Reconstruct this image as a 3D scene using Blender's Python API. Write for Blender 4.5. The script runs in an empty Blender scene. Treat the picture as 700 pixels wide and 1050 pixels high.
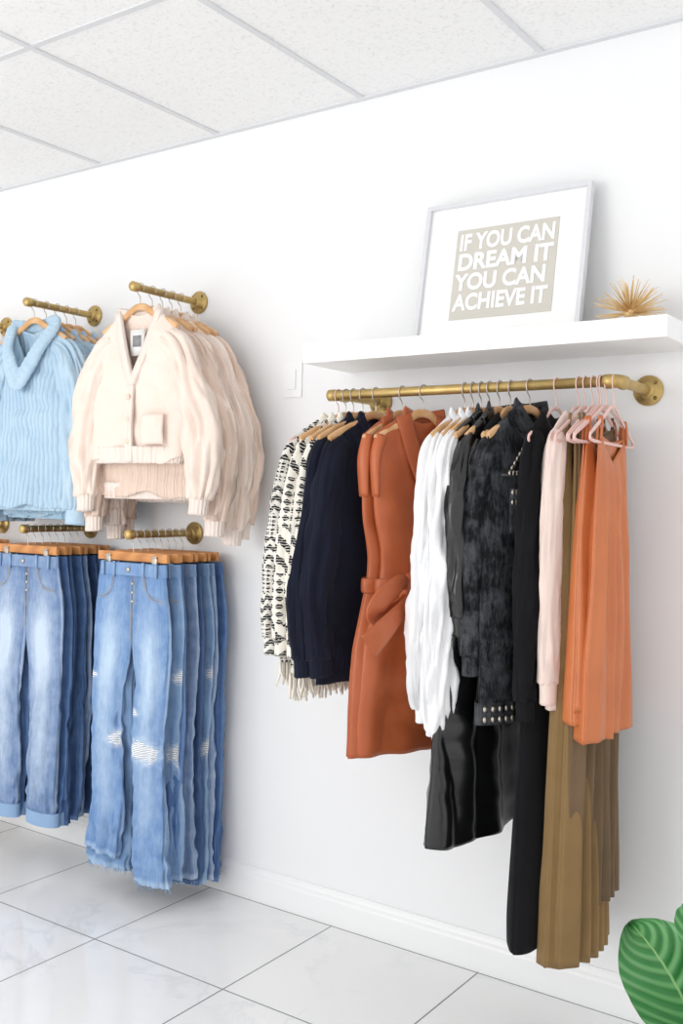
import bpy, math, random
from mathutils import Vector, Matrix, noise
random.seed(5)
S=bpy.context.scene
S.view_settings.view_transform='Standard'
pi=math.pi
def C(r,g,b):
    f=lambda c:(c/255)/12.92 if c/255<=.04045 else ((c/255+.055)/1.055)**2.4
    return (f(r),f(g),f(b),1)
def nz(a,b=0.,c=0.): return noise.noise(Vector((a,b,c)))
def rg(a,b=0.,c=0.): return .55-2.2*abs(nz(a,b,c))
# ------------------------------------------------------------------ materials
class M:
    def __init__(s,name,rough=.6,metal=0.,spec=.5):
        s.m=bpy.data.materials.new(name); s.m.use_nodes=True; s.t=s.m.node_tree
        s.b=s.t.nodes['Principled BSDF']; s.b.inputs['Roughness'].default_value=rough
        s.b.inputs['Metallic'].default_value=metal; s.b.inputs['Specular IOR Level'].default_value=spec
        s.tc=s.t.nodes.new('ShaderNodeTexCoord')
        s.uv=s.tc.outputs['UV']; s.obj=s.tc.outputs['Object']
    def st(s,sock,v):
        if isinstance(v,bpy.types.NodeSocket): s.t.links.new(v,sock)
        else: sock.default_value=v
    def n(s,typ,ins=None,out=0,**pr):
        nd=s.t.nodes.new(typ)
        for k,v in pr.items(): setattr(nd,k,v)
        for k,v in (ins or {}).items(): s.st(nd.inputs[k],v)
        return nd.outputs[out]
    def ma(s,op,a,b=0.,c=None):
        d={0:a,1:b}
        if c is not None: d[2]=c
        return s.n('ShaderNodeMath',d,operation=op)
    def mix(s,f,a,b): return s.n('ShaderNodeMix',{0:f,6:a,7:b},out=2,data_type='RGBA')
    def noise(s,sc,vec=None,det=3.,rough=.5,dist=0.):
        return s.n('ShaderNodeTexNoise',{'Vector':vec or s.obj,'Scale':sc,'Detail':det,'Roughness':rough,'Distortion':dist})
    def ramp(s,f,a,b):
        return s.n('ShaderNodeMapRange',{0:f,1:a,2:b,3:0.,4:1.})
    def col(s,v): s.st(s.b.inputs['Base Color'],v)
    def bump(s,h,strength=.5,dist=.002):
        s.st(s.b.inputs['Normal'],s.n('ShaderNodeBump',{'Height':h,'Strength':strength,'Distance':dist}))
def plain(name,c,rough=.6,metal=0.,c2=None,ns=8,bump=0.,bs=60,bd=.002,spec=.5):
    m=M(name,rough,metal,spec)
    if c2: m.col(m.mix(m.ramp(m.noise(ns),.3,.7),c,c2))
    else: m.col(c)
    if bump: m.bump(m.noise(bs),bump,bd)
    return m.m
def cloth(name,c,c2=None,rib=0,ribd=.003,rough=.9,fine=350,sheen=.15,fuzz=.5,ns=7,spec=.25):
    m=M(name,rough,0,spec)
    m.col(m.mix(m.ramp(m.noise(ns),.3,.7),c,c2 or tuple(x*.94 for x in c[:3])+(1,)))
    m.b.inputs['Sheen Weight'].default_value=sheen
    h=m.ma('MULTIPLY',m.noise(fine,det=4),fuzz)
    if rib:
        w=m.n('ShaderNodeTexWave',{'Vector':m.uv,'Scale':.314/rib,'Distortion':.3,'Detail':1.,'Detail Scale':2.},out=1,bands_direction='X')
        h=m.ma('ADD',h,w)
    m.bump(h,.8,ribd if rib else .0012)
    return m.m
def denim(name,dark,light,rips=()):
    m=M(name,.85,0,.2)
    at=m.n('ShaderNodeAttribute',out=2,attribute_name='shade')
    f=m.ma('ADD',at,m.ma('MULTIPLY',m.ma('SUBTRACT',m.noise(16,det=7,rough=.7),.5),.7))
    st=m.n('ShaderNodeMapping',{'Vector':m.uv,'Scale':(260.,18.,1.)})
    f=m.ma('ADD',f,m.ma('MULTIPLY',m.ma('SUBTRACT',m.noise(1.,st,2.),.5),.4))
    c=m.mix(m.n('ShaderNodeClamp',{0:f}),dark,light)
    if rips:
        sp=m.t.nodes.new('ShaderNodeSeparateXYZ'); m.t.links.new(m.uv,sp.inputs[0])
        u,v=sp.outputs[0],sp.outputs[1]
        nn=m.ma('ADD',m.ma('MULTIPLY',m.ma('SUBTRACT',m.noise(45,m.uv,5.,.7),.5),2.6),m.ma('MULTIPLY',m.ma('SUBTRACT',m.noise(1.,m.n('ShaderNodeMapping',{'Vector':m.uv,'Scale':(30.,500.,1.)}),2.),.5),1.2))
        tot=None;halo=None
        for (u0,v0,a,b) in rips:
            du=m.ma('DIVIDE',m.ma('SUBTRACT',u,u0),a); dv=m.ma('DIVIDE',m.ma('SUBTRACT',v,v0),b)
            d=m.ma('ADD',m.ma('SQRT',m.ma('ADD',m.ma('MULTIPLY',du,du),m.ma('MULTIPLY',dv,dv))),nn)
            k=m.ma('LESS_THAN',d,1.); h=m.ma('SUBTRACT',1.,m.ramp(d,.9,1.9))
            tot=k if tot is None else m.ma('MAXIMUM',tot,k)
            halo=h if halo is None else m.ma('MAXIMUM',halo,h)
        th=m.n('ShaderNodeTexWave',{'Vector':m.uv,'Scale':55.,'Distortion':3.,'Detail':3.},out=1,bands_direction='Y')
        c=m.mix(m.ma('MULTIPLY',halo,.45),c,C(214,226,238))
        c=m.mix(tot,c,m.mix(m.ramp(th,.1,.5),C(120,140,170),C(250,250,248)))
    m.col(c)
    tw=m.n('ShaderNodeTexWave',{'Vector':m.uv,'Scale':150.,'Distortion':.5},out=1,bands_direction='DIAGONAL')
    m.bump(m.ma('ADD',tw,m.noise(60,det=4)),.35,.0012)
    return m.m
# ------------------------------------------------------------------ mesh builder
def crv(p,t):
    n=len(p)-1
    if n==0: return p[0]
    t=min(max(t,0),1)*n; i=min(int(t),n-1); f=t-i
    a=p[max(i-1,0)];b=p[i];c=p[i+1];d=p[min(i+2,n)]
    def h(a,b,c,d): return .5*((2*b)+(-a+c)*f+(2*a-5*b+4*c-d)*f*f+(-a+3*b-3*c+d)*f**3)
    if isinstance(b,(int,float)): return h(a,b,c,d)
    return tuple(h(*q) for q in zip(a,b,c,d))
class MB:
    def __init__(s): s.v=[];s.f=[];s.uv=[];s.mi=[];s.sh=[]
    def grid(s,P,U,m,closed=False,sh=None,flip=False):
        b=len(s.v); nr=len(P); nc=len(P[0])
        for i,r in enumerate(P):
            for j,p in enumerate(r):
                s.v.append(tuple(p)); s.sh.append(sh[i][j] if sh else 0.)
        for i in range(nr-1):
            for j in range(nc if closed else nc-1):
                k=(j+1)%nc
                q=[b+i*nc+j,b+i*nc+k,b+(i+1)*nc+k,b+(i+1)*nc+j]
                u=[U[i][j],U[i][j+1],U[i+1][j+1],U[i+1][j]]
                if flip: q.reverse();u.reverse()
                s.f.append(q);s.uv+=u;s.mi.append(m)
        return b
    def poly(s,pts,m):
        b=len(s.v); s.v+= [tuple(p) for p in pts]; s.sh+=[0.]*len(pts)
        s.f.append(list(range(b,b+len(pts)))); s.uv+=[(p[0],p[2]) for p in pts]; s.mi.append(m)
    def box(s,m,c,d):
        x,y,z=c;a,b_,e=d[0]/2,d[1]/2,d[2]/2
        b=len(s.v)
        s.v+=[(x+i*a,y+j*b_,z+k*e) for i in(-1,1) for j in(-1,1) for k in(-1,1)]; s.sh+=[0.]*8
        for q in((0,1,3,2),(4,6,7,5),(0,4,5,1),(2,3,7,6),(0,2,6,4),(1,5,7,3)):
            s.f.append([b+i for i in q]); s.mi.append(m)
            s.uv+=[(s.v[b+i][0]+s.v[b+i][1],s.v[b+i][2]) for i in q]
    def tube(s,m,path,rad,n=20,nl=None,Y=(0,1,0),fold=None,cap=True,shade=None,uo=0.,lin=False):
        Y=Vector(Y)
        if lin: pts=[Vector(p) for p in path]; rs=list(rad); nl=len(pts)-1
        else:
            nl=nl or 6*(len(path)-1)
            pts=[Vector(crv(path,i/nl)) for i in range(nl+1)]; rs=[crv(rad,i/nl) for i in range(nl+1)]
        if isinstance(rs[0],(int,float)): rs=[(r,r) for r in rs]
        P=[];U=[];SH=[];L=0.
        hm=max(r[0]+r[1] for r in rs)*2
        for i,p in enumerate(pts):
            T=(pts[min(i+1,nl)]-pts[max(i-1,0)]).normalized()
            if i: L+=(p-pts[i-1]).length
            W=Y.cross(T)
            if W.length<1e-4: W=Vector((1,0,0))
            W.normalize(); N=T.cross(W)
            row=[];sr=[]; k=min(1,(rs[i][1]/.028)**1.3)
            for j in range(n):
                a=2*pi*j/n
                o=W*(rs[i][0]*math.cos(a))+N*(rs[i][1]*math.sin(a))
                if fold: o+= (W*math.cos(a)+N*math.sin(a))*(fold(a,i/nl,p)*(1 if lin else k))
                row.append(p+o); sr.append(shade(a,i/nl) if shade else 0.)
            P.append(row);SH.append(sr);U.append([(uo+j/n*hm,L) for j in range(n+1)])
        s.grid(P,U,m,True,SH)
        if cap:
            s.poly(list(reversed(P[0])),m); s.poly(P[-1],m)
    def lathe(s,m,o,ax,prof,n=28):
        o=Vector(o);ax=Vector(ax).normalized()
        a=ax.orthogonal().normalized();b=ax.cross(a)
        P=[];U=[]
        for d,r in prof:
            P.append([o+ax*d+(a*math.cos(2*pi*j/n)+b*math.sin(2*pi*j/n))*max(r,1e-4) for j in range(n)])
            U.append([(j/n,d) for j in range(n+1)])
        s.grid(P,U,m,True)
    def build(s,name,mats,loc=(0,0,0),rot=0.,parent=None,solid=0.,smooth=True,bevel=0.,wall=False,fuzz=None):
        if wall:  # cloth pressed flat where it meets the wall
            c_,s_=math.cos(rot),math.sin(rot)
            for i,(x,y,z) in enumerate(s.v):
                wx=loc[0]+x*c_-y*s_; wy=loc[1]+x*s_+y*c_
                if wy>-.03:
                    wy=-.03+.012*(1-math.exp(-(wy+.03)/.03)); dx=wx-loc[0]; dy=wy-loc[1]
                    s.v[i]=(dx*c_+dy*s_,-dx*s_+dy*c_,z)
        me=bpy.data.meshes.new(name); me.from_pydata(s.v,[],s.f)
        for m in mats: me.materials.append(m)
        ul=me.uv_layers.new(name='UVMap')
        for i,u in enumerate(s.uv): ul.data[i].uv=u
        at=me.attributes.new('shade','FLOAT','POINT'); at.data.foreach_set('value',s.sh)
        me.polygons.foreach_set('material_index',s.mi)
        me.polygons.foreach_set('use_smooth',[smooth]*len(s.f)); me.update()
        ob=bpy.data.objects.new(name,me); S.collection.objects.link(ob)
        ob.location=loc; ob.rotation_euler=(0,0,rot)
        if parent: ob.parent=parent
        if solid:
            md=ob.modifiers.new('thickness','SOLIDIFY'); md.thickness=solid; md.offset=0
        if bevel:
            md=ob.modifiers.new('bevel','BEVEL'); md.width=bevel; md.segments=2; md.limit_method='ANGLE'
        if fuzz:
            cnt,ln,fm=fuzz; R=random.Random(len(s.v)); fv=[];ff=[]
            quads=[f for f,k in zip(s.f,s.mi) if len(f)==4]
            ar=[((Vector(s.v[f[0]])-Vector(s.v[f[2]])).length*(Vector(s.v[f[1]])-Vector(s.v[f[3]])).length) for f in quads]
            for f in R.choices(quads,ar,k=cnt):
                a,b,c,d=[Vector(s.v[i]) for i in f]; u,v=R.random(),R.random()
                p=a.lerp(b,u).lerp(d.lerp(c,u),v); nn=(b-a).cross(d-a)
                if nn.length<1e-9: continue
                nn.normalize()
                if R.random()<.5: nn=-nn
                dr=(nn*1.+Vector((R.gauss(0,.8),R.gauss(0,.8),R.gauss(-.3,.8)))).normalized()*ln*R.uniform(.5,1.4)
                sd=dr.cross(Vector((R.gauss(0,1),R.gauss(0,1),R.gauss(0,1)))).normalized()*.0004
                k=len(fv); q=p+dr*.6+sd*3
                fv+=[tuple(p-sd),tuple(p+sd),tuple(q+sd*.8),tuple(q-sd*.8),tuple(p+dr)]; ff+=[(k,k+1,k+2,k+3),(k+3,k+2,k+4)]
            m2=bpy.data.meshes.new('knit_fuzz'); m2.from_pydata(fv,[],ff); m2.materials.append(mats[fm])
            o2=bpy.data.objects.new('knit_fuzz',m2); S.collection.objects.link(o2); o2.parent=ob
        return ob
# ------------------------------------------------------------------ garment parts
def fold(x,z,sd,fx):
    return nz(x*fx,z*1.4,sd)*.8+.9*rg(x*fx*.8+1.2*nz(x*3,z*2,sd+9),z*1.1,sd+20)
def torso(mb,m,sh=.2,keys=(.2,.24,.25),ln=.55,zt=-.075,drop=.05,neck=.07,vf=.04,vb=.015,vp=1.,th=(.02,.04),
          A=(.003,.01),fx=13,seed=0.,NX=72,NZ=64,pleat=None,hem=.006,sway=.01,cut=0.,wr=0.,shade=None,rib=None):
    for side in(-1,1):
        P=[];U=[];SH=[]
        for i in range(NZ+1):
            s=i/NZ;row=[];ur=[];sr=[]
            for j in range(NX+1):
                t=-1+2*j/NX; ax=abs(t)*sh
                if ax<neck: z0=zt-(vf if side<0 else vb)*((1-ax/neck)**vp)
                else: z0=zt-drop*((ax-neck)/(sh-neck+1e-6))**1.2
                z1=zt-ln+hem*2*nz(t*2.3,seed,side)+cut*t
                z=z0+(z1-z0)*s; zf=min(max((zt-z)/ln,0),1)
                hw=crv(keys,zf)*(1+.05*nz(z*5,seed+3,t>0))
                x=t*hw
                op=min(1,s*7)**.5
                y=side*(th[0]+(th[1]-th[0])*zf)*max(0,1-abs(t)**3)**.6*op
                a=A[0]+(A[1]-A[0])*zf; e=(1-abs(t)**8)*op
                d=fold(x,z,seed+side*2.7,fx)*a
                if wr: d+=wr*(nz(x*9+z*7,z*22,seed+5)+.8*rg(x*6-z*6,z*9+x*5,seed+6))
                if pleat:
                    q=t*pleat[0]+.45*nz(t*3,z*.9,seed)
                    d+=side*math.sin(q*2*pi)*pleat[1]*min(1,.25+zf*2)*(1+.5*nz(t*4,seed,1))
                if rib: d+=side*rib[1]*abs(math.sin(pi*(x+.018*nz(x*2,z*2,seed))/rib[0]))**.7
                y+=d*e+sway*2*nz(x*4,z*1.4,seed)*zf
                xx=x+sway*1.5*nz(0,z*2.2,seed+4)*zf
                row.append((xx,y,z)); ur.append((x+side*2,z)); sr.append(shade(t,zf) if shade else 0.)
            P.append(row);U.append(ur);SH.append(sr)
        mb.grid(P,U,m,False,SH,flip=side>0)
def wr(seed,amp=.006,v=9,rib=0):
    def f(a,s,p):
        c=math.cos(a);q=math.sin(a)
        return amp*(.8*nz(c*1.6+seed,q*1.6,p.z*v+seed)+.8*rg(c*2.2+p.z*3,q*2.2+seed,p.z*v*.8)+.7*rg(c*3.2,q*3+seed,p.z*2.2))+(rib and .003*abs(math.sin(a*rib/2)))
    return f
def sleeve(mb,m,pts,rad,seed=0,amp=.006,cuff=None,n=32,nl=44,cl=.05,rib=0):
    path=[(p[0],p[2] if len(p)>2 else 0.,p[1]) for p in pts]
    mb.tube(m,path,rad,n=n,nl=nl,fold=wr(seed,amp,rib=rib))
    if cuff is not None:
        a=Vector(path[-2]);b=Vector(path[-1]);d=(b-a).normalized()
        mb.tube(cuff,[tuple(b-d*.006),tuple(b+d*cl*.5),tuple(b+d*cl)],[(rad[-1][0]*.96,rad[-1][1]*.96),(rad[-1][0]*.9,rad[-1][1]*.9),(rad[-1][0]*.92,rad[-1][1]*.92)],n=24,nl=5)
def vband(mb,m,neck,zt,vf,yf,w=.014,t=.006,down=None):
    L=[(-neck,-.006,zt+.004),(-neck*.55,-yf*.7,zt-vf*.5),(0,-yf-.006,zt-vf),(.0,-yf-.008,zt-vf-.01)]
    mb.tube(m,L,[(w,t)]*4,n=10,nl=14)
    mb.tube(m,[(-x,y,z) for x,y,z in L],[(w,t)]*4,n=10,nl=14)
    mb.tube(m,[(-neck,-.006,zt+.004),(0,.02,zt-.008),(neck,-.006,zt+.004)],[(w,t)]*3,n=10,nl=12)
    if down: mb.tube(m,[(0,-yf-.008,zt-vf),(0,-yf-.014,(zt-vf+down)/2),(0.004,-yf-.012,down)],[(w*1.1,t)]*3,n=10,nl=18)
def jeans(mb,zt=-.10,ln=1.05,wb=.19,hip=.215,hemo=.215,inn=.012,th=.02,seed=0.,rise=.27,det=True,lens=(0,0),cuff=0.,fade=.8,mats=(0,1,2),fray=0):
    m,ms,mt=mats
    for k,sg in enumerate((-1,1)):
        l=ln+lens[k]; nl=90
        pth=[];rad=[]
        for i in range(nl+1):
            f=i/nl; d=f*l
            out=crv((wb,hip,hip*.98,hip*.95,(hip+hemo)/2*.97,hemo),f)
            q=min(max((d-rise)/(.14),0),1); i_=inn*q+(hemo*.06)*q*f
            if d<rise: i_=0.
            pth.append((sg*(out+i_)/2+.024*nz(d*3,seed,sg)*f,.028*nz(d*2.5,seed+7,sg)*f,zt-d))
            rad.append(((out-i_)/2,th*(.7+.5*f)))
        def fo(a,s,p,sg=sg):
            x=math.cos(a)
            kn=math.exp(-((s-.58)/.12)**2)+math.exp(-((s-.95)/.08)**2)
            return (.008*nz(x*2.2+seed,p.z*5,sg+math.sin(a))+.009*rg(x*1.7+p.z*1.5*sg,p.z*2.2,seed+sg+2*math.sin(a))+(.004+.005*kn)*rg(x*2+p.z*9,p.z*12-x*2,seed+sg))*(.35+s*1.1)
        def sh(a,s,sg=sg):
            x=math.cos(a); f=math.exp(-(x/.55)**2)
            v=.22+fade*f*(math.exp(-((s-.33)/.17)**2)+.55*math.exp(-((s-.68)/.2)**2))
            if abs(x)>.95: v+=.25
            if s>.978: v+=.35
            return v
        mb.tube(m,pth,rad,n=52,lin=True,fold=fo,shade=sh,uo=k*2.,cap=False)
        if fray:
            R=random.Random(int(seed*10)+k); p=Vector(pth[-1]);r=rad[-1]
            for q in range(90):
                a=R.uniform(0,2*pi); fo_=fo(a,1.,p)
                b=p+Vector((-math.cos(a)*(r[0]+fo_),math.sin(a)*(r[1]+fo_),.002)); e=b+Vector((R.gauss(0,.004),R.gauss(0,.004),-R.uniform(.008,.02)))
                mb.tube(ms,[tuple(b),tuple(e)],[.0008,.0005],n=4,nl=1)
        if cuff:
            p=Vector(pth[-1]);r=rad[-1]
            mb.tube(ms,[tuple(p+Vector((0,0,cuff))),tuple(p+Vector((0,0,-.004)))],[(r[0]+.010,r[1]+.012)]*2,n=30,nl=3)
    mb.tube(m,[(0,0,zt+.004),(0,0,zt-.038)],[(wb+.003,th*.8+.004),(wb+.007,th*.85+.005)],n=48,nl=4,cap=False,shade=lambda a,s:.3)
    if not det: return
    w1=wb/.19
    def yf(x,o=.004):
        c=hip/2; q=min(abs(abs(x)-c)/c,1)
        return -th*.78*math.sqrt(max(0,1-q*q))-o
    for sg in(-1,1):
        for rr in(0,.008):
            pts=[(sg*(.085+rr)*w1,yf(.085,.006),zt-.038),(sg*(.095+rr)*w1,yf(.1,.006),zt-.075-rr),(sg*(.13+rr)*w1,yf(.13,.007),zt-.105-rr),(sg*(.195)*w1,yf(.19,.007),zt-.115-rr)]
            mb.tube(mt,pts,[.0011]*4,n=5,nl=12)
        mb.box(ms,(sg*.085*w1,-th-.002,zt-.017),(.01,.005,.05))
        mb.box(ms,(sg*.155*w1,-th*.75-.004,zt-.017),(.01,.005,.05))
    mb.tube(mt,[(.03,yf(.03,.01),zt-.04),(.03,yf(.03,.01),zt-.12),(.02,yf(.02,.009),zt-.17),(0,-.006,zt-.19)],[.0011]*4,n=5,nl=14)
    mb.tube(mt,[(0,-.007,zt-.04),(0,-.007,zt-.26)],[.0012]*2,n=5,nl=4)
    for k in range(3): mb.lathe(3,(.012,-.012,zt-.065-.03*k),(0,-1,0),[(0,.005),(.002,.005),(.003,.003),(.003,0)],10)
    mb.lathe(3,(0,-th-.002,zt-.018),(0,-1,0),[(0,.008),(.004,.008),(.005,.004),(.005,0)],14)
# ------------------------------------------------------------------ materials instances
m_wall=plain('wall_paint',C(243,244,245),.7,c2=C(241,242,244),ns=1.5,bump=.06,bs=220,bd=.001)
m_trim=plain('trim_paint',C(243,244,245),.35)
m_shelf=plain('shelf_lacquer',C(248,248,248),.3)
m_brass=plain('brushed_brass',C(206,178,118),.42,.75,c2=C(186,158,98),ns=30,bump=.12,bs=120,bd=.0006)
m_steel=plain('hook_steel',C(200,192,182),.3,1.)
def woodm(name,a,b):
    m=M(name,.45)
    w=m.n('ShaderNodeTexWave',{'Vector':m.n('ShaderNodeMapping',{'Vector':m.obj,'Scale':(2.,20.,20.)}),'Scale':2.,'Distortion':4.,'Detail':3.},out=1)
    m.col(m.mix(w,a,b)); return m.m
m_wood=woodm('hanger_wood',C(228,184,136),C(212,162,110))
m_wood2=woodm('hanger_bar_wood',C(214,148,86),C(190,124,66))
m_pink=plain('pink_velvet',C(236,200,192),.8)
m_cream=cloth('cream_knit',C(247,230,219),C(243,223,210),fine=180,fuzz=1.,ribd=.002)
m_cream_r=cloth('cream_rib',C(247,232,222),rib=.008,ribd=.003)
m_cream2=cloth('oatmeal_knit',C(238,214,198),rib=.010,ribd=.002)
m_blue=cloth('blue_knit',C(190,213,230),C(174,202,223),fine=150,fuzz=1.3,sheen=.1,ns=9)
m_blue2=cloth('blue_fuzzy',C(160,192,216),C(180,206,226),rib=.016,ribd=.004,fine=120,fuzz=1.5,sheen=.1)
m_tan=cloth('tan_knit',C(230,200,174),rib=.012)
m_navy=cloth('navy_knit',C(20,24,40),C(25,29,47),rib=.009,ribd=.001,sheen=.04)
m_rust=cloth('rust_suede',C(188,98,54),C(174,87,46),rough=.42,sheen=.05,spec=.5,fuzz=.25)
m_rustp=cloth('rust_satin',C(206,120,68),C(194,108,60),rough=.38,sheen=.05,spec=.55,fuzz=.15)
m_white=cloth('white_cotton',C(246,246,247),C(241,242,245),sheen=.05,fine=500,fuzz=.3)
m_black=cloth('black_knit',C(13,13,16),C(18,18,22),sheen=.02)
m_blush=cloth('blush_knit',C(240,220,211),C(235,212,203),sheen=.1)
m_olive=cloth('olive_crepe',C(146,118,78),C(132,105,68),rough=.75,sheen=.05)
m_taupe=cloth('taupe_crepe',C(120,98,74),C(108,88,66),rough=.75,sheen=.05)
m_leather=plain('black_leather',C(18,18,20),.26,bump=.15,bs=140,bd=.0006,spec=.7)
m=M('acid_denim',.85,0,.2)
vs=m.n('ShaderNodeMapping',{'Vector':m.uv,'Scale':(120.,26.,1.)})
aa=m.ma('ADD',m.ma('MULTIPLY',m.noise(14,det=5,rough=.6),.5),m.ma('MULTIPLY',m.noise(1.,vs,4.,.7),.5))
m.col(m.mix(m.ramp(aa,.42,.66),C(22,23,26),C(92,94,99)))
m.bump(m.n('ShaderNodeTexWave',{'Vector':m.uv,'Scale':150.},out=1,bands_direction='DIAGONAL'),.4,.001); m_acid=m.m
m_aseam=plain('black_denim_seam',C(84,85,90),.85)
def aztec(name,per,f1,thr,f2,thr2,cream,dark):
    m=M(name,.95,0,.2)
    sp=m.t.nodes.new('ShaderNodeSeparateXYZ'); m.t.links.new(m.uv,sp.inputs[0])
    wob=m.ma('MULTIPLY',m.ma('SUBTRACT',m.noise(90,det=2),.5),.006)
    u,v=m.ma('ADD',sp.outputs[0],wob),m.ma('ADD',sp.outputs[1],wob)
    z=m.ma('ADD',v,m.ma('PINGPONG',u,per))
    b1=m.ma('GREATER_THAN',m.ma('SINE',m.ma('MULTIPLY',z,f1)),thr)
    b2=m.ma('GREATER_THAN',m.ma('SINE',m.ma('MULTIPLY',v,f2)),thr2)
    di=m.ma('GREATER_THAN',m.ma('MULTIPLY',m.ma('SINE',m.ma('MULTIPLY',m.ma('ADD',u,v),f1*1.2)),m.ma('SINE',m.ma('MULTIPLY',m.ma('SUBTRACT',u,v),f1*1.2))),.15)
    kn=m.ma('GREATER_THAN',m.ma('SINE',m.ma('MULTIPLY',v,900.)),-.8)
    p=m.ma('MULTIPLY',m.n('ShaderNodeMix',{0:b2,2:di,3:b1},data_type='FLOAT'),kn)
    m.col(m.mix(p,cream,dark)); m.bump(m.noise(220),.8,.003); return m.m
m_aztec=aztec('aztec_knit',.016,230.,-.1,42.,-.2,C(236,232,224),C(34,34,38))
m_aztec2=aztec('aztec_cream_knit',.03,120.,.25,24.,.1,C(244,239,229),C(38,38,42))
m_fringe=plain('cream_yarn',C(242,236,224),.9)
DJ=[denim('denim_light_torn',C(84,126,182),C(190,212,234),[(.13,.60,.018,.022),(2.17,.62,.035,.028),(2.2,.50,.014,.01),(.2,.40,.012,.008)]),
    denim('denim_mid',C(60,94,148),C(134,166,208)),denim('denim_light',C(100,138,186),C(178,203,226),[(2.12,.37,.02,.018),(2.12,.63,.025,.028)]),
    denim('denim_faded',C(80,114,164),C(200,216,234)),denim('denim_dark',C(46,68,108),C(98,126,170))]
m_dseam=plain('denim_seam',C(140,170,206),.85)
m_stitch=plain('stitch_thread',C(180,168,156),.8)
# ------------------------------------------------------------------ room
XL,XR,H,YF=-6.0,2.2,2.68,-5.5
def flat(name,pts,mat):
    mb=MB(); mb.poly(pts,0); mb.uv=[(p[0],p[1]) for p in pts]; return mb.build(name,[mat],smooth=False)
mb=MB(); mb.box(0,((XL+XR)/2,.06,H/2),(XR-XL,.12,H)); mb.build('wall_back',[m_wall],smooth=False)
m=M('marble_tile',.12,0,.5)
mp=m.n('ShaderNodeMapping',{'Vector':m.obj,'Location':(1.33+.53*20,.55+.53*20,0)})
br=m.t.nodes.new('ShaderNodeTexBrick'); m.t.links.new(mp,br.inputs['Vector'])
br.offset=0.; br.inputs['Scale'].default_value=1; br.inputs['Brick Width'].default_value=.53; br.inputs['Row Height'].default_value=.53
br.inputs['Mortar Size'].default_value=.0026; br.inputs['Mortar Smooth'].default_value=.1
n1=m.noise(1.3,det=6,rough=.6,dist=.8)
vein=m.n('ShaderNodeClamp',{0:m.ma('SUBTRACT',1.,m.ma('MULTIPLY',m.ma('ABSOLUTE',m.ma('SUBTRACT',n1,.5)),40.))})
vm=m.ramp(m.noise(1.9,det=3),.45,.7)
cl=m.ramp(m.noise(2.3,det=5,dist=.6),.35,.75)
base=m.mix(cl,C(252,252,252),C(246,247,248))
base=m.mix(m.ma('MULTIPLY',m.ma('MULTIPLY',vein,vm),.45),base,C(204,208,214))
m.col(m.mix(br.outputs['Fac'],base,C(140,142,145)))
m.st(m.b.inputs['Roughness'],m.ma('ADD',m.ma('MULTIPLY',br.outputs['Fac'],.5),.07))
m.bump(m.ma('SUBTRACT',1.,br.outputs['Fac']),.3,.002)
flat('floor',[(XL,YF,0),(XR,YF,0),(XR,0.06,0),(XL,0.06,0)],m.m)
m=M('acoustic_tile',.9,0,.1)
pit=m.ramp(m.noise(95,det=4,rough=.7),.54,.68)
m.col(m.mix(m.ma('MULTIPLY',pit,.38),C(248,248,248),C(200,201,204)))
m.bump(m.ma('SUBTRACT',1.,pit),.35,.002)
flat('ceiling',[(XL,0.06,H),(XR,0.06,H),(XR,YF,H),(XL,YF,H)],m.m)
mb=MB()
x=-1.20-.615*8
while x<XR: mb.box(0,(x,YF/2-.02,H-.002),(.020,-YF,.006)); x+=.615
for y in(-.82,-2.04,-3.26,-4.48): mb.box(0,((XL+XR)/2,y,H-.0015),(XR-XL,.020,.0045))
mb.box(0,((XL+XR)/2,-.010,H-.004),(XR-XL,.020,.008))
mb.build('trim_ceiling_grid',[plain('grid_metal',C(222,223,226),.5)],smooth=False)
prof=[(0,0),(-.016,0),(-.016,.078),(-.013,.085),(-.0125,.094),(-.008,.104),(-.006,.112),(0,.112)]
mb=MB(); mb.grid([[(X,y,z) for y,z in prof] for X in(XL,XR)],[[(0,0)]*8]*2,0)
mb.build('baseboard_back',[m_trim],smooth=False)
# ------------------------------------------------------------------ shelf, switch
mb=MB(); mb.box(0,(-1.301,-.125,1.828),(1.102,.25,.055)); mb.build('floating_shelf',[m_shelf],smooth=False,bevel=.002)
mb=MB(); mb.box(0,(0,-.003,0),(.08,.006,.12)); mb.box(0,(0,-.008,0),(.034,.006,.066))
mb.lathe(0,(0,-.006,.045),(0,-1,0),[(0,.003),(.001,.003),(.0015,0)],10); mb.lathe(0,(0,-.006,-.045),(0,-1,0),[(0,.003),(.001,.003),(.0015,0)],10)
mb.build('light_switch',[m_trim],loc=(-2.08,0,1.79),smooth=False,bevel=.002)
# ------------------------------------------------------------------ framed print
fr=bpy.data.objects.new('framed_quote_print',None); S.collection.objects.link(fr)
fr.location=(-1.283,-.115,1.857); fr.rotation_euler=(-math.atan2(.075,.42),0,0)
FW,FH=.515,.425
mb=MB(); b=.013
for c,d in(((0,0,b/2),(FW,.022,b)),((0,0,FH-b/2),(FW,.022,b)),((-FW/2+b/2,0,FH/2),(b,.022,FH-2*b)),((FW/2-b/2,0,FH/2),(b,.022,FH-2*b))): mb.box(0,c,d)
mb.build('frame',[plain('silver_white_frame',C(222,223,227),.35)],parent=fr,smooth=False)
mb=MB(); mb.box(0,(0,.003,FH/2),(FW-.02,.004,FH-.02)); mb.build('mat_board',[plain('mat_board',C(250,250,250),.5)],parent=fr,smooth=False)
mb=MB(); mb.box(0,(.010,-.0002,.2),(.318,.002,.275)); mb.build('print_sheet',[plain('greige_print',C(208,204,195),.6)],parent=fr,smooth=False)
mt_=plain('white_lettering',C(250,250,250),.6)
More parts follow.
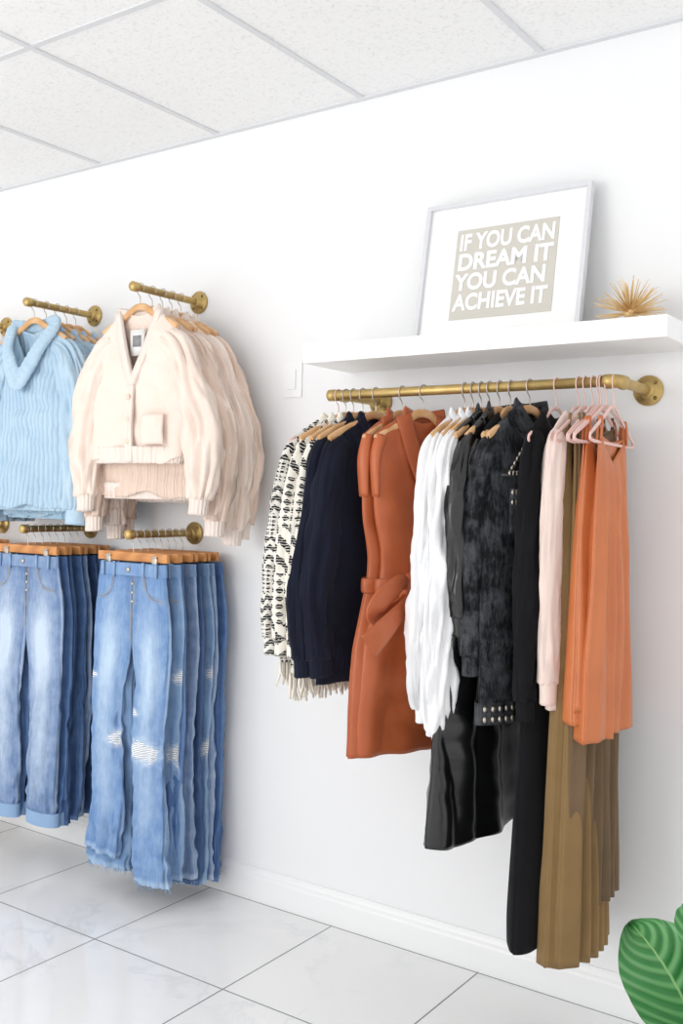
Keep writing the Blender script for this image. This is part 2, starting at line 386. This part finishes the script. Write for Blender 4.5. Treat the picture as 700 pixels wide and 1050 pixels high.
for i,(tx,w_) in enumerate((('IF YOU CAN',.295),('DREAM IT',.295),('YOU CAN',.285),('ACHIEVE IT',.295))):
    cu=bpy.data.curves.new('lettering','FONT'); cu.body=tx; cu.size=.07; cu.offset=.0024; cu.extrude=.0004
    o=bpy.data.objects.new('lettering_%d'%(i+1),cu); S.collection.objects.link(o); o.data.materials.append(mt_)
    bpy.context.view_layer.update(); dx=o.dimensions.x; dy=o.dimensions.y
    o.scale=(w_/dx,.052/dy,1); o.parent=fr; o.rotation_euler=(pi/2,0,0); o.location=(-.138,-.0022,.275-i*.0615)
# ------------------------------------------------------------------ brass urchin ornament
mb=MB(); random.seed(11)
mb.lathe(0,(0,0,.034),(0,0,1),[(-.018,0),(-.013,.013),(0,.018),(.013,.013),(.018,0)],16)
for i in range(110):
    z=random.uniform(-.3,1); a=random.uniform(0,2*pi); r=math.sqrt(max(0,1-z*z)); d=Vector((r*math.cos(a),r*math.sin(a),z))
    L=random.uniform(.08,.1)
    if d.z<0: L=min(L,.033/-d.z)
    mb.tube(0,[tuple(Vector((0,0,.034))+d*.012),tuple(Vector((0,0,.034))+d*L)],[.0022,.0008],n=6,nl=1,Y=d.orthogonal())
mb.build('brass_urchin_ornament',[plain('gold_leaf',C(232,200,146),.4,.6)],loc=(-.885,-.125,1.8565))
# ------------------------------------------------------------------ rails
def flange(mb,x,z,y0=0.):
    mb.lathe(0,(x,y0,z),(0,-1,0),[(0,0),(0,.040),(.006,.041),(.009,.038),(.010,.024),(.022,.021),(.026,.019),(.026,0)],32)
    for k in range(4):
        a=pi/4+k*pi/2; mb.lathe(1,(x+.030*math.cos(a),y0-.009,z+.030*math.sin(a)),(0,-1,0),[(0,.005),(.002,.005),(.003,.003),(.003,0)],10)
m_screw=plain('screw_brass',C(130,108,66),.4,.8)
mb=MB(); RX0,RX1,RZ,RY=-1.755,-.872,1.70,-.24
for x in(-1.725,RX1):
    flange(mb,x,RZ); mb.lathe(0,(x,0,RZ),(0,-1,0),[(.02,.0135),(.24,.0135)],24)
mb.lathe(0,(RX0,RY,RZ),(1,0,0),[(-.004,0),(-.003,.014),(.0,.0175),(.022,.0175),(.024,.0135),(RX1-RX0-.035,.0135),(RX1-RX0-.034,.0185),(RX1-RX0-.02,.0185),(RX1-RX0-.0,.0165),(RX1-RX0+.012,.01),(RX1-RX0+.014,0)],28)
mb.lathe(0,(-1.725,RY,RZ),(0,1,0),[(-.0,.0165),(.03,.0185),(.045,.0185),(.046,.0135)],24)
mb.lathe(0,(RX1,RY,RZ),(0,1,0),[(-.017,0),(-.012,.012),(0,.0165),(.03,.0185),(.045,.0185),(.046,.0135)],24)
mb.build('brass_pipe_clothes_rail',[m_brass,m_screw])
def faceout(x,z):
    mb=MB(); flange(mb,0,0)
    mb.lathe(0,(0,0,0),(0,-1,0),[(.02,.0125),(.305,.0125),(.306,.0165),(.328,.0165),(.333,.012),(.334,0)],24)
    mb.build('brass_faceout_rail',[m_brass,m_screw],loc=(x,0,z))
FX=(-2.515,-3.07,-3.62); ZU,ZL=2.09,1.256
for x in FX:
    faceout(x,ZU); faceout(x,ZL)
# ------------------------------------------------------------------ hangers
def hook(mb,m,r=.0165,zb=-.062,rr=.0017):
    pts=[]
    for k in range(11):
        a=math.radians(-35+k*21.5); pts.append((r*math.cos(a),0,r*math.sin(a)))
    pts+=[(-.012,0,-.018),(0,0,-.032),(0,0,zb)]
    mb.tube(m,pts,[rr]*len(pts),n=6,nl=40)
def hanger(loc,rot,kind='wood',w=.2):
    mb=MB(); hook(mb,1)
    ht=(.012,.0065) if kind=='wood' else (.005,.003)
    mb.tube(0,[(-w,0,-.142),(-w*.8,0,-.125),(-w*.35,0,-.088),(-.02,0,-.066),(.02,0,-.066),(w*.35,0,-.088),(w*.8,0,-.125),(w,0,-.142)],
            [(ht[0]*.8,ht[1])]+[ht]*6+[(ht[0]*.8,ht[1])],n=12,nl=44)
    if kind!='wood': mb.tube(0,[(-w,0,-.142),(-w*.97,0,-.156),(-w*.5,0,-.158),(w*.5,0,-.158),(w*.97,0,-.156),(w,0,-.142)],[(.004,.003)]*6,n=8,nl=24)
    return mb.build('wooden_clothes_hanger' if kind=='wood' else 'pink_velvet_hanger',[m_wood if kind=='wood' else m_pink,m_steel if kind=='wood' else m_pink],loc=loc,rot=rot)
def cliphanger(loc,rot,w=.165):
    mb=MB(); hook(mb,1)
    mb.box(0,(0,0,-.075),(2*w,.014,.03))
    for sg in(-1,1):
        mb.box(1,(sg*.11,-.009,-.087),(.022,.004,.036)); mb.box(1,(sg*.11,.009,-.087),(.022,.004,.036)); mb.tube(1,[(sg*.11-.012,-.012,-.074),(sg*.11+.012,-.012,-.074)],[.003,.003],n=6,nl=1,Y=(0,0,1))
    mb.build('wooden_clip_hanger',[m_wood2,m_steel],loc=loc,rot=rot,bevel=.002)
# ------------------------------------------------------------------ upper faceouts
def cardigan(name,loc,rot,mats,seed,ln=.52,front=False,dl=0.,w=1.):
    mb=MB(); zt=-.082; nk=.092 if front else .075
    torso(mb,0,sh=.19*w,keys=(.18*w,.2*w,.215*w,.225*w,.21*w),ln=ln,zt=zt,drop=.09,neck=nk,vf=.25 if front else .06,vb=.012,th=(.02,.038),A=(.006,.016),seed=seed,fx=7,wr=.007,rib=None if front else (.014,.003),NX=160,hem=.012)
    mb.tube(1,[(0,0,zt-ln+.045),(0,0,zt-ln-.012)],[(.212*w,.04),(.20*w,.036)],n=150,nl=5,cap=False,fold=lambda a,s,p:.006*nz(math.cos(a)*5,math.sin(a)*2,seed)+.002*math.sin(a*40))
    vband(mb,1,nk+.004,zt,.25 if front else .06,.030,w=.016,t=.006,down=zt-ln-.008 if front else None)
    for sg in(-1,1):
        e=.03 if sg>0 else 0
        sleeve(mb,0,[(sg*.115*w,-.175),(sg*.17*w,-.22),(sg*.22*w,-.33),(sg*(.245+e)*w,-.46),(sg*(.248+e*1.5)*w,-.59),(sg*(.235+e*1.8)*w,-.71-dl,-.01)],
               [(.036,.018),(.052,.032),(.06,.038),(.064,.04),(.06,.036),(.038,.026)],seed=seed+sg,amp=.016,cuff=1,n=48,nl=70)
    if front:
        for sx in(.112,):
            P=[[(sx+u*.048,-.045-.012*math.cos(u*1.5)-.004*math.cos(v*3.1-1.5)+.004*nz(u*3,v*3),zt-ln+.15-v*.10) for u in [i/6-1 for i in range(13)]] for v in [j/8 for j in range(9)]]
            mb.grid(P,[[(p[0],p[2]) for p in r] for r in P],0)
        for k in range(3): mb.lathe(2,(0,-.048,zt-.29-k*.075),(0,-1,0),[(0,.008),(.003,.008),(.004,.006),(.004,0)],14)
        mb.box(3,(-.005,-.004,-.185),(.062,.002,.085)); mb.box(4,(-.005,-.0055,-.18),(.036,.001,.036))
    mb.build(name,mats,loc=loc,rot=rot,solid=.004,fuzz=(9000 if front else 4000,.006,0))
m_button=plain('shell_button',C(236,216,198),.4)
m_tag=plain('paper_tag',C(250,250,250),.6)
m_ink=plain('tag_print',C(150,150,152),.6)
offs=(.29,.235,.185,.14,.095)
for i,o in enumerate(offs):
    r=(.03,.08,-.06,.05,.02)[i]; loc=(FX[0],-o,ZU)
    hanger(loc,r,w=.17)
    cardigan('cream_cardigan',loc,r,[(m_cream,m_cream2,m_cream,m_cream,m_cream2)[i],m_cream_r,m_button,m_tag,m_ink],i*3.3,ln=(.50,.62,.57,.52,.63)[i],front=i==0,dl=(.0,.07,.05,.1,.08)[i],w=(1.,1.02,1.0,1.02,1.04)[i])
def sweater(name,loc,rot,mat,seed,ln=.66,vf=.16,neck=.1,band=True,fz=7000):
    mb=MB(); zt=-.085; rb=band
    torso(mb,0,sh=.195,keys=(.18,.21,.225,.235,.215),ln=ln,zt=zt,drop=.09,neck=neck,vf=vf,vb=.03,vp=.8,th=(.02,.044),A=(.008,.020),seed=seed,fx=6,wr=.009,rib=(.022,.009) if rb else None,NX=220 if rb else 72,hem=.012)
    if band:
        for q,ww in((0,.024),(.032,.02)):
            mb.tube(0,[(-neck-.015,-.0,zt+.004),(-neck*.8,-.05-q*.1,zt-vf*.5-q*.4),(-.0,-.066-q*.2,zt-vf-q),(neck*.8,-.05-q*.1,zt-vf*.5-q*.4),(neck+.015,-.0,zt+.004),(0,.03,zt-.0),(-neck-.015,0,zt+.004)],[(ww,.010)]*7,n=14,nl=200,fold=lambda a,s,p:.010*abs(math.sin(s*120))+.012*nz(s*14,a,seed))
    mb.tube(1,[(0,0,zt-ln+.05),(0,0,zt-ln-.01)],[(.217,.045),(.205,.04)],n=180,nl=5,cap=False,fold=lambda a,s,p:.006*nz(math.cos(a)*5,math.sin(a)*2,seed)+.003*math.sin(a*36))
    for sg in(-1,1):
        sleeve(mb,0,[(sg*.12,-.175),(sg*.175,-.22),(sg*.22,-.35),(sg*.245,-.52),(sg*.252,-.66),(sg*.25,-.76,-.01)],
               [(.038,.02),(.055,.034),(.062,.04),(.062,.04),(.055,.036),(.044,.03)],seed=seed+sg,amp=.018,cuff=1,n=96 if rb else 36,nl=60,rib=14 if rb else 0)
    mb.build(name,[mat,mat],loc=loc,rot=rot,solid=.004,fuzz=(fz,.010,0))
for i,o in enumerate(offs):
    r=(.05,-.05,.06,0,.04)[i]; loc=(FX[1],-o,ZU); hanger(loc,r,w=.17)
    sweater('blue_knit_sweater',loc,r,(m_blue,m_blue2,m_blue,m_blue2,m_blue)[i],20+i*2.1,ln=(.67,.70,.62,.69,.62)[i],vf=.19 if i==0 else .06,band=i==0,fz=16000 if i==0 else 9000)
for i,o in enumerate((.28,.2,.12)):
    loc=(FX[2],-o,ZU); hanger(loc,.03*i,w=.17); sweater('tan_knit_sweater',loc,.03*i,m_tan,40+i*2,ln=.6,vf=.08,band=False)
# ------------------------------------------------------------------ jeans
def put_jeans(x,o,rot,k,seed,**kw):
    loc=(x,-o,ZL); cliphanger(loc,rot)
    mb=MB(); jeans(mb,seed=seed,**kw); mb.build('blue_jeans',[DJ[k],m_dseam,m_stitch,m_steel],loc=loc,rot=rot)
for i in range(8):
    o=.30-i*.034
    put_jeans(FX[0],o,(.0,.10,-.05,.06,.0,.05,-.03,.02)[i],(0,2,1,3,4,2,3,1)[i],i*2.7,ln=(1.04,1.05,1.06,1.07,1.085,1.09,1.095,1.10)[i],hemo=(.195,.205,.2,.195,.2,.2,.2,.2)[i],inn=(.022,.01,.01,.01,.01,.01,.01,.01)[i],wb=(.155,.17,.17,.18,.18,.18,.185,.185)[i],hip=(.182,.195,.195,.2,.205,.21,.21,.21)[i],th=.019,det=i<3,lens=(-.04,.02) if i==0 else (0,0),fade=.75,fray=i<4)
for i in range(8):
    o=.30-i*.034
    put_jeans(FX[1],o,(.02,.06,-.04,.05,.0,.05,-.03,.02)[i],(3,1,4,1,3,4,1,4)[i],30+i*2.7,ln=.97,hemo=.18,inn=.02,wb=.165,hip=.2,th=.019,det=i<2,cuff=.045 if i<2 else 0,fade=.95)
for i,o in enumerate((.28,.22,.16,.1)):
    loc=(FX[2],-o,ZL); cliphanger(loc,.0); mb=MB(); jeans(mb,seed=60+i,ln=1.0,det=False,mats=(0,0,0)); mb.build('tan_trousers',[m_tan],loc=loc)
# ------------------------------------------------------------------ garments on the long rail
R90=pi/2
def rail(x,kind,rot=0.,w=.185):
    hanger((x,RY,RZ),R90+rot,kind,w); return dict(loc=(x,RY,RZ),rot=R90+rot,wall=True)
def fringe(mb,m,hw,z,y,seed,L=.06,n=46):
    r_=random.Random(seed)
    for sd in(-1,1):
        for k in range(n):
            x=-hw+2*hw*k/(n-1); yy=sd*y*(1-abs(x/hw)**3); l=L*r_.uniform(.8,1.2)
            mb.tube(m,[(x,yy,z+.01),(x+r_.uniform(-.006,.006),yy+r_.uniform(-.005,.005),z-l*.5),(x+r_.uniform(-.01,.01),yy+r_.uniform(-.01,.01),z-l)],[.0024,.0022,.0016],n=5,nl=4)
for i,(x,rot,mt,l) in enumerate(((-1.722,-.20,m_aztec,.70),(-1.695,-.15,m_aztec2,.74),(-1.668,-.08,m_aztec2,.72))):
    p=rail(x,'pink' if i==0 else 'wood',rot); mb=MB(); sd=70+i*3
    torso(mb,0,sh=.18,keys=(.175,.195,.205,.21,.205),ln=l,th=(.012,.024),A=(.003,.009),seed=sd,vf=.12,fx=8,drop=.065,wr=.005)
    vband(mb,1,.07,-.075,.12,.02,down=-.075-l)
    fringe(mb,1,.205,-.075-l,.02,sd,L=.06)
    for sg in(-1,1):
        sleeve(mb,0,[(sg*.12,-.155),(sg*.165,-.205),(sg*.2,-.36),(sg*.22,-.54),(sg*.222,-.70)],[(.036,.014),(.05,.02),(.052,.024),(.05,.025),(.043,.022)],seed=sd+sg,amp=.011,cuff=0)
    mb.build('aztec_fringe_cardigan',[mt,m_fringe],solid=.004,fuzz=(5000,.006,1),**p)
for i,(x,rot,l) in enumerate(((-1.635,-.12,.72),(-1.59,-.18,.75))):
    p=rail(x,'wood',rot); mb=MB(); sd=90+i*3
    torso(mb,0,sh=.18,keys=(.175,.195,.205,.215,.205),ln=l,th=(.014,.032),A=(.005,.014),seed=sd,vf=.1,fx=7,drop=.065,wr=.006)
    vband(mb,0,.07,-.075,.1,.02,down=-.075-l)
    for sg in(-1,1):
        sleeve(mb,0,[(sg*.12,-.155),(sg*.165,-.205),(sg*.195,-.36),(sg*(.215+.015*(1-i)),-.56),(sg*(.2+.02*(1-i)),-.75)],[(.036,.014),(.05,.024),(.052,.028),(.05,.028),(.042,.024)],seed=sd+sg,amp=.012,cuff=0)
    mb.build('navy_knit_sweater',[m_navy],solid=.004,fuzz=(4000,.005,0),**p)
for i,(x,rot) in enumerate(((-1.50,-.12),(-1.43,-.36))):
    p=rail(x,'wood',rot,.165); mb=MB(); sd=110+i*3
    torso(mb,0,sh=.165,keys=(.16,.165,.158,.138,.160,.19,.205,.21),ln=.93,zt=-.078,th=(.016,.045),A=(.004,.024),seed=sd,vf=.2,fx=10,sway=.008,neck=.075,wr=.006)
    vband(mb,0,.075,-.078,.2,.02,w=.026,t=.004)
    for sg in(-1,1):
        mb.tube(0,[(sg*.145,0,-.135),(sg*.165,0,-.2),(sg*.16,0,-.3)],[(.018,.014),(.012,.018),(.006,.014)],n=16,nl=12)
    zb=-.545
    mb.tube(0,[(0,0,zb+.020),(0,0,zb+.012),(0,0,zb-.012),(0,0,zb-.020)],[(.150,.042),(.153,.045),(.153,.045),(.150,.042)],n=40,nl=6,cap=False)
    if i==1:
        kx=-.085; fl=lambda a,s,p:.0025*math.sin(a*3+s*9)
        mb.tube(0,[(kx+.014,-.048,zb+.028),(kx,-.080,zb+.004),(kx-.014,-.055,zb-.030)],[(.016,.010),(.028,.018),(.016,.010)],n=14,nl=12)
        for sg,Lp,up in((-1,.135,-.035),(1,.085,.03)):   # bow loops
            mb.tube(0,[(kx,-.066,zb),(kx+sg*Lp*.45,-.10,zb+.030+up*.4),(kx+sg*Lp,-.115,zb+.010+up),(kx+sg*Lp*1.06,-.10,zb-.030+up),(kx+sg*Lp*.5,-.082,zb-.036+up*.5),(kx,-.066,zb-.008)],[(.008,.004),(.022,.004),(.028,.006),(.026,.006),(.018,.004),(.008,.004)],n=12,nl=40,fold=fl)
        mb.tube(0,[(kx,-.073,zb-.01),(kx+.016,-.092,zb-.07),(kx+.010,-.094,zb-.15),(kx+.03,-.09,zb-.24)],[(.009,.004),(.018,.003),(.026,.003),(.032,.002)],n=10,nl=20,fold=lambda a,s,p:.003*nz(p.z*30,a))
        mb.tube(0,[(kx,-.073,zb-.008),(kx-.05,-.11,zb-.040),(kx-.12,-.135,zb-.085),(kx-.19,-.14,zb-.14)],[(.009,.004),(.018,.003),(.028,.003),(.038,.002)],n=10,nl=20,fold=lambda a,s,p:.003*nz(p.x*30,a))
    mb.build('rust_wrap_dress',[m_rust],solid=.003,**p)
for i,(x,rot,l) in enumerate(((-1.30,-.06,.76),(-1.275,-.02,.8),(-1.25,-.06,.78))):
    p=rail(x,'wood',rot,.165); mb=MB(); sd=130+i*3
    torso(mb,0,sh=.165,keys=(.16,.175,.18,.182,.18),ln=l,th=(.014,.032),A=(.005,.018),seed=sd,vf=.05,fx=12,drop=.06,wr=.005)
    mb.tube(0,[(-.07,0,-.07),(-.05,-.02,-.1),(0,-.026,-.118),(.05,-.02,-.1),(.07,0,-.07),(0,.02,-.075),(-.07,0,-.07)],[(.014,.004)]*7,n=8,nl=36)
    for sg in(-1,1):
        dz=.03*i
        sleeve(mb,0,[(sg*.12,-.15),(sg*.152,-.2),(sg*.165,-.4),(sg*.17,-.62),(sg*.175,-.78-dz),(sg*.17,-.85-dz)],[(.034,.014),(.042,.024),(.044,.030),(.050,.034),(.046,.032),(.028,.02)],seed=sd+sg,amp=.017,cuff=0,n=48,nl=80,cl=.035)
    mb.build('white_blouse',[m_white],solid=.002,**p)
p=rail(-1.225,'wood',-.10,.16); mb=MB()
torso(mb,0,sh=.16,keys=(.155,.155,.15,.16,.185,.205,.22,.23),ln=1.12,th=(.018,.045),A=(.004,.030),seed=155,vf=.14,fx=9,sway=.012,wr=.0055,NX=110,NZ=110)
vband(mb,0,.07,-.075,.14,.022,w=.025,t=.004)
mb.build('black_leather_dress',[m_leather],solid=.003,**p)
p=rail(-1.195,'wood',-.08,.16); mb=MB()
torso(mb,0,sh=.165,keys=(.16,.17,.17,.165),ln=.5,th=(.018,.028),A=(.004,.012),seed=150,vf=.14,wr=.008,drop=.065)
for sg in(-1,1): sleeve(mb,0,[(sg*.12,-.155),(sg*.155,-.205),(sg*.18,-.36),(sg*.175,-.5),(sg*.165,-.6)],[(.034,.014),(.042,.028),(.04,.03),(.036,.028),(.032,.025)],seed=150+sg,amp=.014,cuff=0)
vband(mb,0,.07,-.075,.14,.022,w=.03,t=.004,down=-.57)
mb.build('black_leather_jacket',[m_leather],solid=.003,**p)
p=rail(-1.163,'wood',.0,.155); mb=MB()
torso(mb,0,sh=.15,keys=(.15,.155,.16,.16),ln=.8,th=(.016,.03),A=(.004,.016),seed=158,vf=.1,fx=10)
mb.build('black_camisole_top',[m_black],solid=.003,**p)
# studded jacket
p=rail(-1.108,'wood',-.24,.165); mb=MB(); l=.79
torso(mb,0,sh=.165,keys=(.16,.172,.178,.18,.178),ln=l,zt=-.075,th=(.022,.034),A=(.005,.010),seed=160,vf=.09,fx=8,wr=.008,drop=.06)
mb.tube(0,[(0,0,-.075-l+.05),(0,0,-.075-l-.006)],[(.184,.042),(.184,.042)],n=50,nl=3,cap=False)
vband(mb,0,.07,-.07,.09,.03,w=.03,t=.004)
mb.tube(0,[(0,-.042,-.16),(0,-.048,-.5),(0,-.046,-.86)],[(.02,.005)]*3,n=10,nl=14)
for sx in(-.018,.018): mb.tube(2,[(sx,-.048,-.16),(sx,-.054,-.5),(sx,-.052,-.86)],[.0014]*3,n=5,nl=14)
for sg in(-1,1):
    sleeve(mb,0,[(sg*.12,-.155,.01),(sg*.155,-.205,.014),(sg*.175,-.36,.028),(sg*.175,-.55,.034),(sg*.17,-.7,.032)],[(.034,.014),(.038,.026),(.034,.028),(.031,.026),(.029,.024)],seed=160+sg,amp=.010,cuff=0)
    mb.box(0,(sg*.085,-.048,-.33),(.085,.008,.11)); mb.box(0,(sg*.085,-.053,-.295),(.09,.008,.04))
    mb.tube(2,[(sg*.03,-.052,-.24),(sg*.15,-.036,-.24)],[.0016]*2,n=5,nl=4)
    mb.tube(2,[(sg*.06,-.046,-.39),(sg*.05,-.05,-.6),(sg*.045,-.05,-.81)],[.0016]*3,n=5,nl=8)
def stud(x,y,z,r=.0065): mb.lathe(1,(x,y,z),(0,-1,0),[(0,r),(.002,r*.9),(.004,r*.5),(.0045,0)],8)
for k in range(18):
    x=-.174+k*.348/17; yy=-.043*math.sqrt(max(.05,1-(x/.186)**2))-.004
    for zz in(-.075-l+.036,-.075-l+.01): stud(x,yy,zz,.0075)
for k in range(8):
    for sg in(-1,1):
        stud(sg*(.036+k*.014),-.060,-.283,.007); stud(sg*(.036+k*.014),-.060,-.308,.007)
        stud(sg*(.04+.013*k),-.046-.001*(7-k),-.235,.0065)
        stud(sg*(.055+.07*k/7),-.040,-.15-.012*k,.0065)
for k in range(16): stud(-.006,-.058,-.2-k*.038,.006)
mb.build('studded_denim_jacket',[m_acid,m_steel,m_aseam],solid=.003,**p)
# black maxi dress
p=rail(-1.035,'pink',-.02,.155); mb=MB()
torso(mb,0,sh=.14,keys=(.14,.145,.142,.14,.15,.16,.17,.18),ln=1.34,th=(.014,.045),A=(.003,.024),seed=170,vf=.06,fx=10,sway=.012)
for sg in(-1,1): sleeve(mb,0,[(sg*.105,-.14),(sg*.13,-.2),(sg*.142,-.42),(sg*.142,-.65),(sg*.14,-.8)],[(.032,.014),(.034,.025),(.032,.026),(.03,.026),(.028,.022)],seed=170+sg,amp=.010,cuff=0)
mb.build('black_maxi_dress',[m_black],solid=.003,**p)
# blush sweater
p=rail(-.975,'pink',-.04,.155); mb=MB()
torso(mb,0,sh=.135,keys=(.135,.14,.14,.14),ln=.74,th=(.014,.026),A=(.003,.012),seed=180,vf=.06,fx=10)
for sg in(-1,1): sleeve(mb,0,[(sg*.105,-.14),(sg*.13,-.2),(sg*.14,-.42),(sg*.14,-.64),(sg*.135,-.75)],[(.032,.014),(.034,.022),(.032,.022),(.03,.022),(.027,.02)],seed=180+sg,amp=.010,cuff=0)
mb.build('blush_knit_sweater',[m_blush],solid=.003,**p)
for i,(x,rot,mt,l) in enumerate(((-.957,-.02,m_olive,1.33),(-.937,.03,m_olive,1.32),(-.92,-.04,m_taupe,1.19))):
    p=rail(x,'pink',rot,.17); mb=MB(); w_=(1.,1.,.95)[i]
    torso(mb,0,sh=.12*w_,keys=(.12*w_,.12*w_,.122*w_,.127*w_,.135*w_,.143*w_,.15*w_),ln=l,zt=-.115,drop=.01,neck=.09,vf=.03,th=(.014,.045),A=(.002,.012),seed=190+i*3,fx=9,sway=.008,pleat=(3.3,.011),NX=120)
    for sg in(-1,1): mb.tube(0,[(sg*.095,0,-.12),(sg*.09,0,-.085)],[.003,.003],n=6,nl=1)
    mb.build('olive_pleated_maxi_dress',[mt],solid=.002,**p)
for i,(x,rot,l) in enumerate(((-.915,.02,.70),(-.90,-.05,.67),(-.882,.06,.74))):
    p=rail(x,'pink',rot,.18); mb=MB()
    torso(mb,0,sh=.13,keys=(.115,.125,.14,.15,.155),ln=l,zt=-.14,drop=.02,neck=.1,vf=.06,vp=.7,th=(.014,.036),A=(.004,.018),seed=200+i*3,fx=9,sway=.010,pleat=(2.2,.006),NX=110)
    for sg in(-1,1):
        mb.tube(0,[(sg*.11,-.004,-.155),(sg*.105,-.004,-.11),(sg*.10,0,-.094),(sg*.105,.006,-.12),(sg*.108,.006,-.16)],[.0025]*5,n=6,nl=12)
    mb.build('rust_satin_camisole',[m_rustp],solid=.002,**p)
# ------------------------------------------------------------------ potted plant
m=M('calathea_leaf',.3,0,.5)
sp=m.t.nodes.new('ShaderNodeSeparateXYZ'); m.t.links.new(m.uv,sp.inputs[0])
au=m.ma('ABSOLUTE',sp.outputs[0])
ph=m.ma('SUBTRACT',sp.outputs[1],m.ma('MULTIPLY',m.ma('POWER',au,1.3),.33))
st=m.ramp(m.ma('SINE',m.ma('MULTIPLY',m.ma('ADD',ph,m.ma('MULTIPLY',m.noise(14),.03)),56.)),-1.,.4)
c=m.mix(st,C(104,164,102),m.mix(m.noise(20),C(36,108,50),C(58,134,64)))
mid=m.ma('LESS_THAN',au,.025)
m.col(m.mix(mid,c,C(140,185,120))); m.bump(m.ma('SINE',m.ma('MULTIPLY',ph,56.)),.3,.002); m_leaf=m.m
m_stem=plain('plant_stem',C(96,140,70),.5)
mb=MB(); PX,PY=-.30,-.80
mb.lathe(2,(0,0,0),(0,0,1),[(0,0),(0,.085),(.005,.09),(.25,.12),(.27,.124),(.28,.122),(.28,.114),(.25,.11),(.25,0)],40)
mb.lathe(3,(0,0,.252),(0,0,1),[(-.003,.11),(.0,.1),(.004,0)],24)
def leaf(c,n,up,L,Wd,seed):
    c=Vector(c);n=Vector(n).normalized();up=Vector(up);up=(up-n*up.dot(n)).normalized();r=up.cross(n)
    P=[];U=[]
    for i in range(41):
        v=i/40; w=Wd*.5*math.sin(pi*v**.85)**.62 if 0<v<1 else 0.001
        row=[]; ur=[]
        for j in range(29):
            u=-1+j/14
            bend=-.05*(v-.4)**2*4*L/.2; cup=-.02*(1-u*u)+.007*math.sin(v*15+seed)*abs(u)**2+.0015*math.sin((v-.33*abs(u)**1.3)*56)
            row.append(c+up*((v-.5)*L)+r*(u*w)+n*(bend+cup)); ur.append((u,v))
        P.append(row);U.append(ur)
    mb.grid(P,U,0); b=c-up*(L*.5)+n*(-.05*.64*L/.2-.02)
    mb.tube(1,[(.02*nz(seed),.02*nz(seed+5),.25),(b.x*.4,b.y*.4,.25+(b.z-.25)*.6),tuple(b)],[.004,.0035,.003],n=8,nl=14,Y=(0,.7,.7))
cam=Vector((0,-2.69,1.39))
def LF(x,y,z,up,L,W,s,tilt=(0,0,.3)):
    d=(cam-Vector((x,y,z))).normalized()+Vector(tilt); leaf((x-PX,y-PY,z),d,up,L,W,s)
LF(-.522,-.87,.555,(-.35,-.2,1),.235,.185,1,(.2,0,.3))
LF(-.445,-.86,.675,(-.1,0,1),.20,.15,2,(-.4,0,.4))
LF(-.33,-.92,.62,(.3,-.3,1),.24,.19,3)
LF(-.18,-.8,.66,(.6,0,1),.22,.17,4,(.5,0,.3))
LF(-.28,-.68,.72,(0,.5,1),.24,.17,5,(0,.3,.3))
LF(-.15,-.95,.5,(.8,-.5,.6),.22,.17,6,(.6,0,.5))
LF(-.40,-1.0,.42,(-.4,-.8,.4),.2,.16,7,(0,0,.6))
mb.build('potted_calathea',[m_leaf,m_stem,plain('white_ceramic',C(240,240,240),.3),plain('potting_soil',C(60,44,34),.95,bump=.8,bs=80,bd=.01)],loc=(PX,PY,0))
# ------------------------------------------------------------------ light
wd=bpy.data.worlds.new('World'); S.world=wd; wd.use_nodes=True
bg=wd.node_tree.nodes['Background']; bg.inputs[0].default_value=(1,.995,.99,1); bg.inputs[1].default_value=1.17
def area(name,loc,tgt,sx,sy,e,col=(1,1,1)):
    l=bpy.data.lights.new(name,'AREA'); l.shape='RECTANGLE'; l.size=sx; l.size_y=sy; l.energy=e; l.color=col
    o=bpy.data.objects.new(name,l); S.collection.objects.link(o); o.location=loc
    o.rotation_euler=(Vector(tgt)-Vector(loc)).to_track_quat('-Z','Y').to_euler()
area('storefront_window_light',(-3.4,-5.0,1.9),(-1.8,0,1.2),2.4,2.0,75,(1,.99,.97))
# ------------------------------------------------------------------ camera
cd=bpy.data.cameras.new('Camera'); co=bpy.data.objects.new('Camera',cd); S.collection.objects.link(co)
cd.sensor_fit='VERTICAL'; cd.sensor_height=36; cd.sensor_width=24; cd.lens=1030/1050*36
co.matrix_world=Matrix.Translation(cam)@Matrix.Rotation(math.radians(34.8),4,'Z')@Matrix.Rotation(math.radians(90-.72),4,'X')@Matrix.Rotation(math.radians(1.24),4,'Z')
S.camera=co
